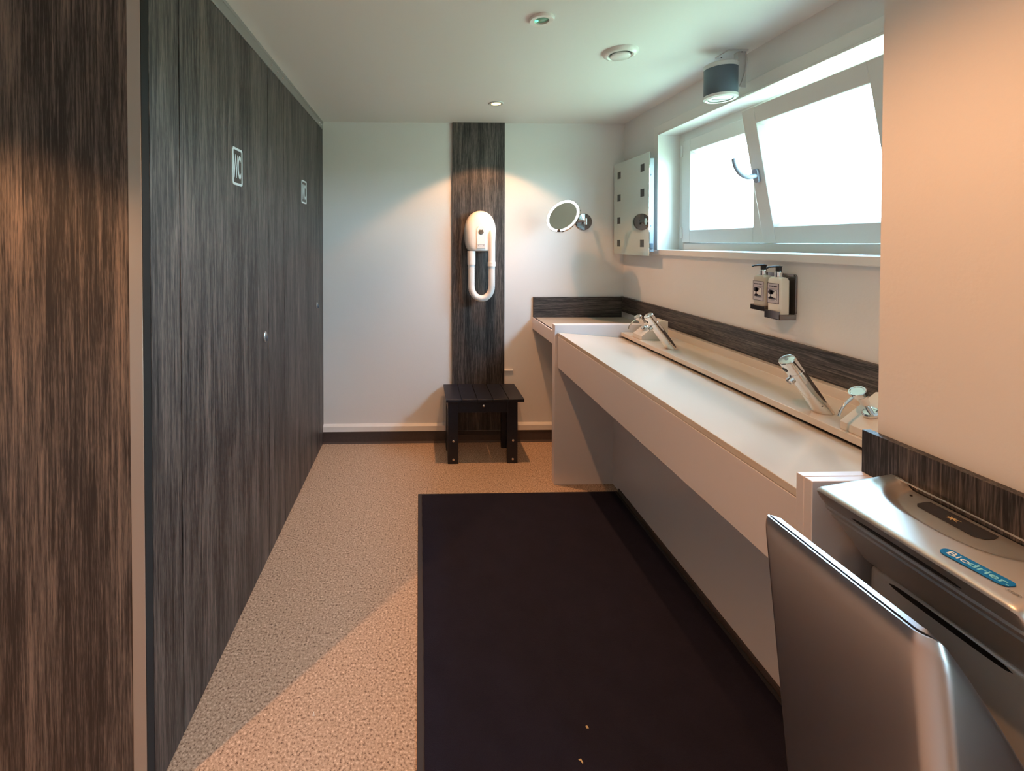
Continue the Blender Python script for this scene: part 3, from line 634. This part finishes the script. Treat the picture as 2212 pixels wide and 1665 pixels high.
# ---------------------------------------------------------------- stool
stl = thing('stool', 'small black slatted wooden stool against the back wall', 'stool', (.443, 3.07, 0))
ys0, ys1 = 2.932, 3.258
for i in range(5):
    x0 = .178+i*.1062; finish('slat', B(x0+.0012, x0+.1050, ys0, ys1, .421, .441), 'stool', stl, bevel=.002)
legs = {}
for nm, x0, x1, y0, y1 in (('fl', .193, .263, 2.945, 2.967), ('fr', .595, .665, 2.945, 2.967), ('bl', .193, .263, 3.163, 3.185), ('br', .595, .665, 3.163, 3.185)):
    sx = (x0, x0+.022) if nm[1] == 'l' else (x1-.022, x1)
    yy = (y1, y1+.030) if nm[0] == 'f' else (y0-.030, y0)
    lgx = finish('leg', B((x0, x1, y0, y1, 0, .4205), (sx[0], sx[1], yy[0], yy[1], 0, .4205)), 'stool', stl, bevel=.0015); legs[nm] = lgx
r_ = finish('rail', B(.263, .595, 2.945, 2.967, .348, .4205), 'stool', stl, bevel=.0015)
finish('rail', B(.263, .595, 3.163, 3.185, .348, .4205), 'stool', stl, bevel=.0015)
finish('rail', B(.193, .215, 2.997, 3.133, .348, .4205), 'stool', stl, bevel=.0015)
finish('rail', B(.643, .665, 2.997, 3.133, .348, .4205), 'stool', stl, bevel=.0015)
def screw(par, x, z): finish('screw', lathe(bmesh.new(), [(.0085, 0), (.0075, .003), (.003, .0045), (0, .0045)], (x, 2.945, z), (0, -1, 0), 16), 'chrome', par)
screw(legs['fl'], .230, .156); screw(legs['fl'], .230, .030); screw(legs['fr'], .634, .158); screw(legs['fr'], .632, .031); screw(r_, .435, .394)
# ---------------------------------------------------------------- mat and scraps
fm = thing('floor_mat', 'long black entrance mat lying along the trough', 'mat', (.59, 1.8, 0))
finish('rubber_border', B(-.008, 1.186, 1.0, 2.592, .0005, .004), 'edge', fm, bevel=.0015)
bm = bmesh.new()
nx, ny = 60, 90; X0, X1, Q0, Q1 = .015, 1.166, 1.022, 2.580
random.seed(2); g = [[None]*(ny+1) for _ in range(nx+1)]
for i in range(nx+1):
    for j in range(ny+1):
        e = i in (0, nx) or j in (0, ny)
        g[i][j] = bm.verts.new((X0+(X1-X0)*i/nx+(random.uniform(-.0012, .0012) if e else 0), Q0+(Q1-Q0)*j/ny+(random.uniform(-.0012, .0012) if e else 0), .0085+random.uniform(-.0004, .0004) if not e else .0072))
for i in range(nx):
    for j in range(ny): bm.faces.new((g[i][j], g[i+1][j], g[i+1][j+1], g[i][j+1]))
rim_ = [g[i][0] for i in range(nx+1)]+[g[nx][j] for j in range(1, ny+1)]+[g[i][ny] for i in range(nx-1, -1, -1)]+[g[0][j] for j in range(ny-1, 0, -1)]
lo = [bm.verts.new((v.co.x, v.co.y, .0041)) for v in rim_]
for k in range(len(rim_)): bm.faces.new((rim_[k], rim_[(k+1) % len(rim_)], lo[(k+1) % len(rim_)], lo[k]))
finish('carpet_pile', bm, 'carpet', fm)
def scrap(name, label, cat, m, x, y, z, pts, rz):
    bm = prism(bmesh.new(), [(x+a*math.cos(rz)-b*math.sin(rz), y+a*math.sin(rz)+b*math.cos(rz), z) for a, b in pts], (0, 0, .0015))
    return one(name, label, cat, bm, m, (x, y, z), smooth=False)
scrap('leaf_scrap', 'yellowish dry crumb on the black mat, farther one', 'litter', 'scrap', .515, 1.318, .0092, [(-.004, -.002), (.002, -.005), (.004, .001), (.0, .005), (-.003, .003)], .4)
scrap('leaf_scrap', 'yellowish dry leaf bit at the bottom edge of the photo on the mat', 'litter', 'scrap', .463, 1.232, .0092, [(-.005, .003), (.003, .004), (.005, -.006), (.002, -.009), (.0, -.002)], .1)
scrap('paper_scrap', 'small white paper bit on the tan floor beside the mat', 'litter', 'paper', -.335, 1.385, .0003, [(-.003, .006), (-.001, .006), (-.0015, -.004), (.004, -.004), (.004, -.006), (-.004, -.006)], .1)
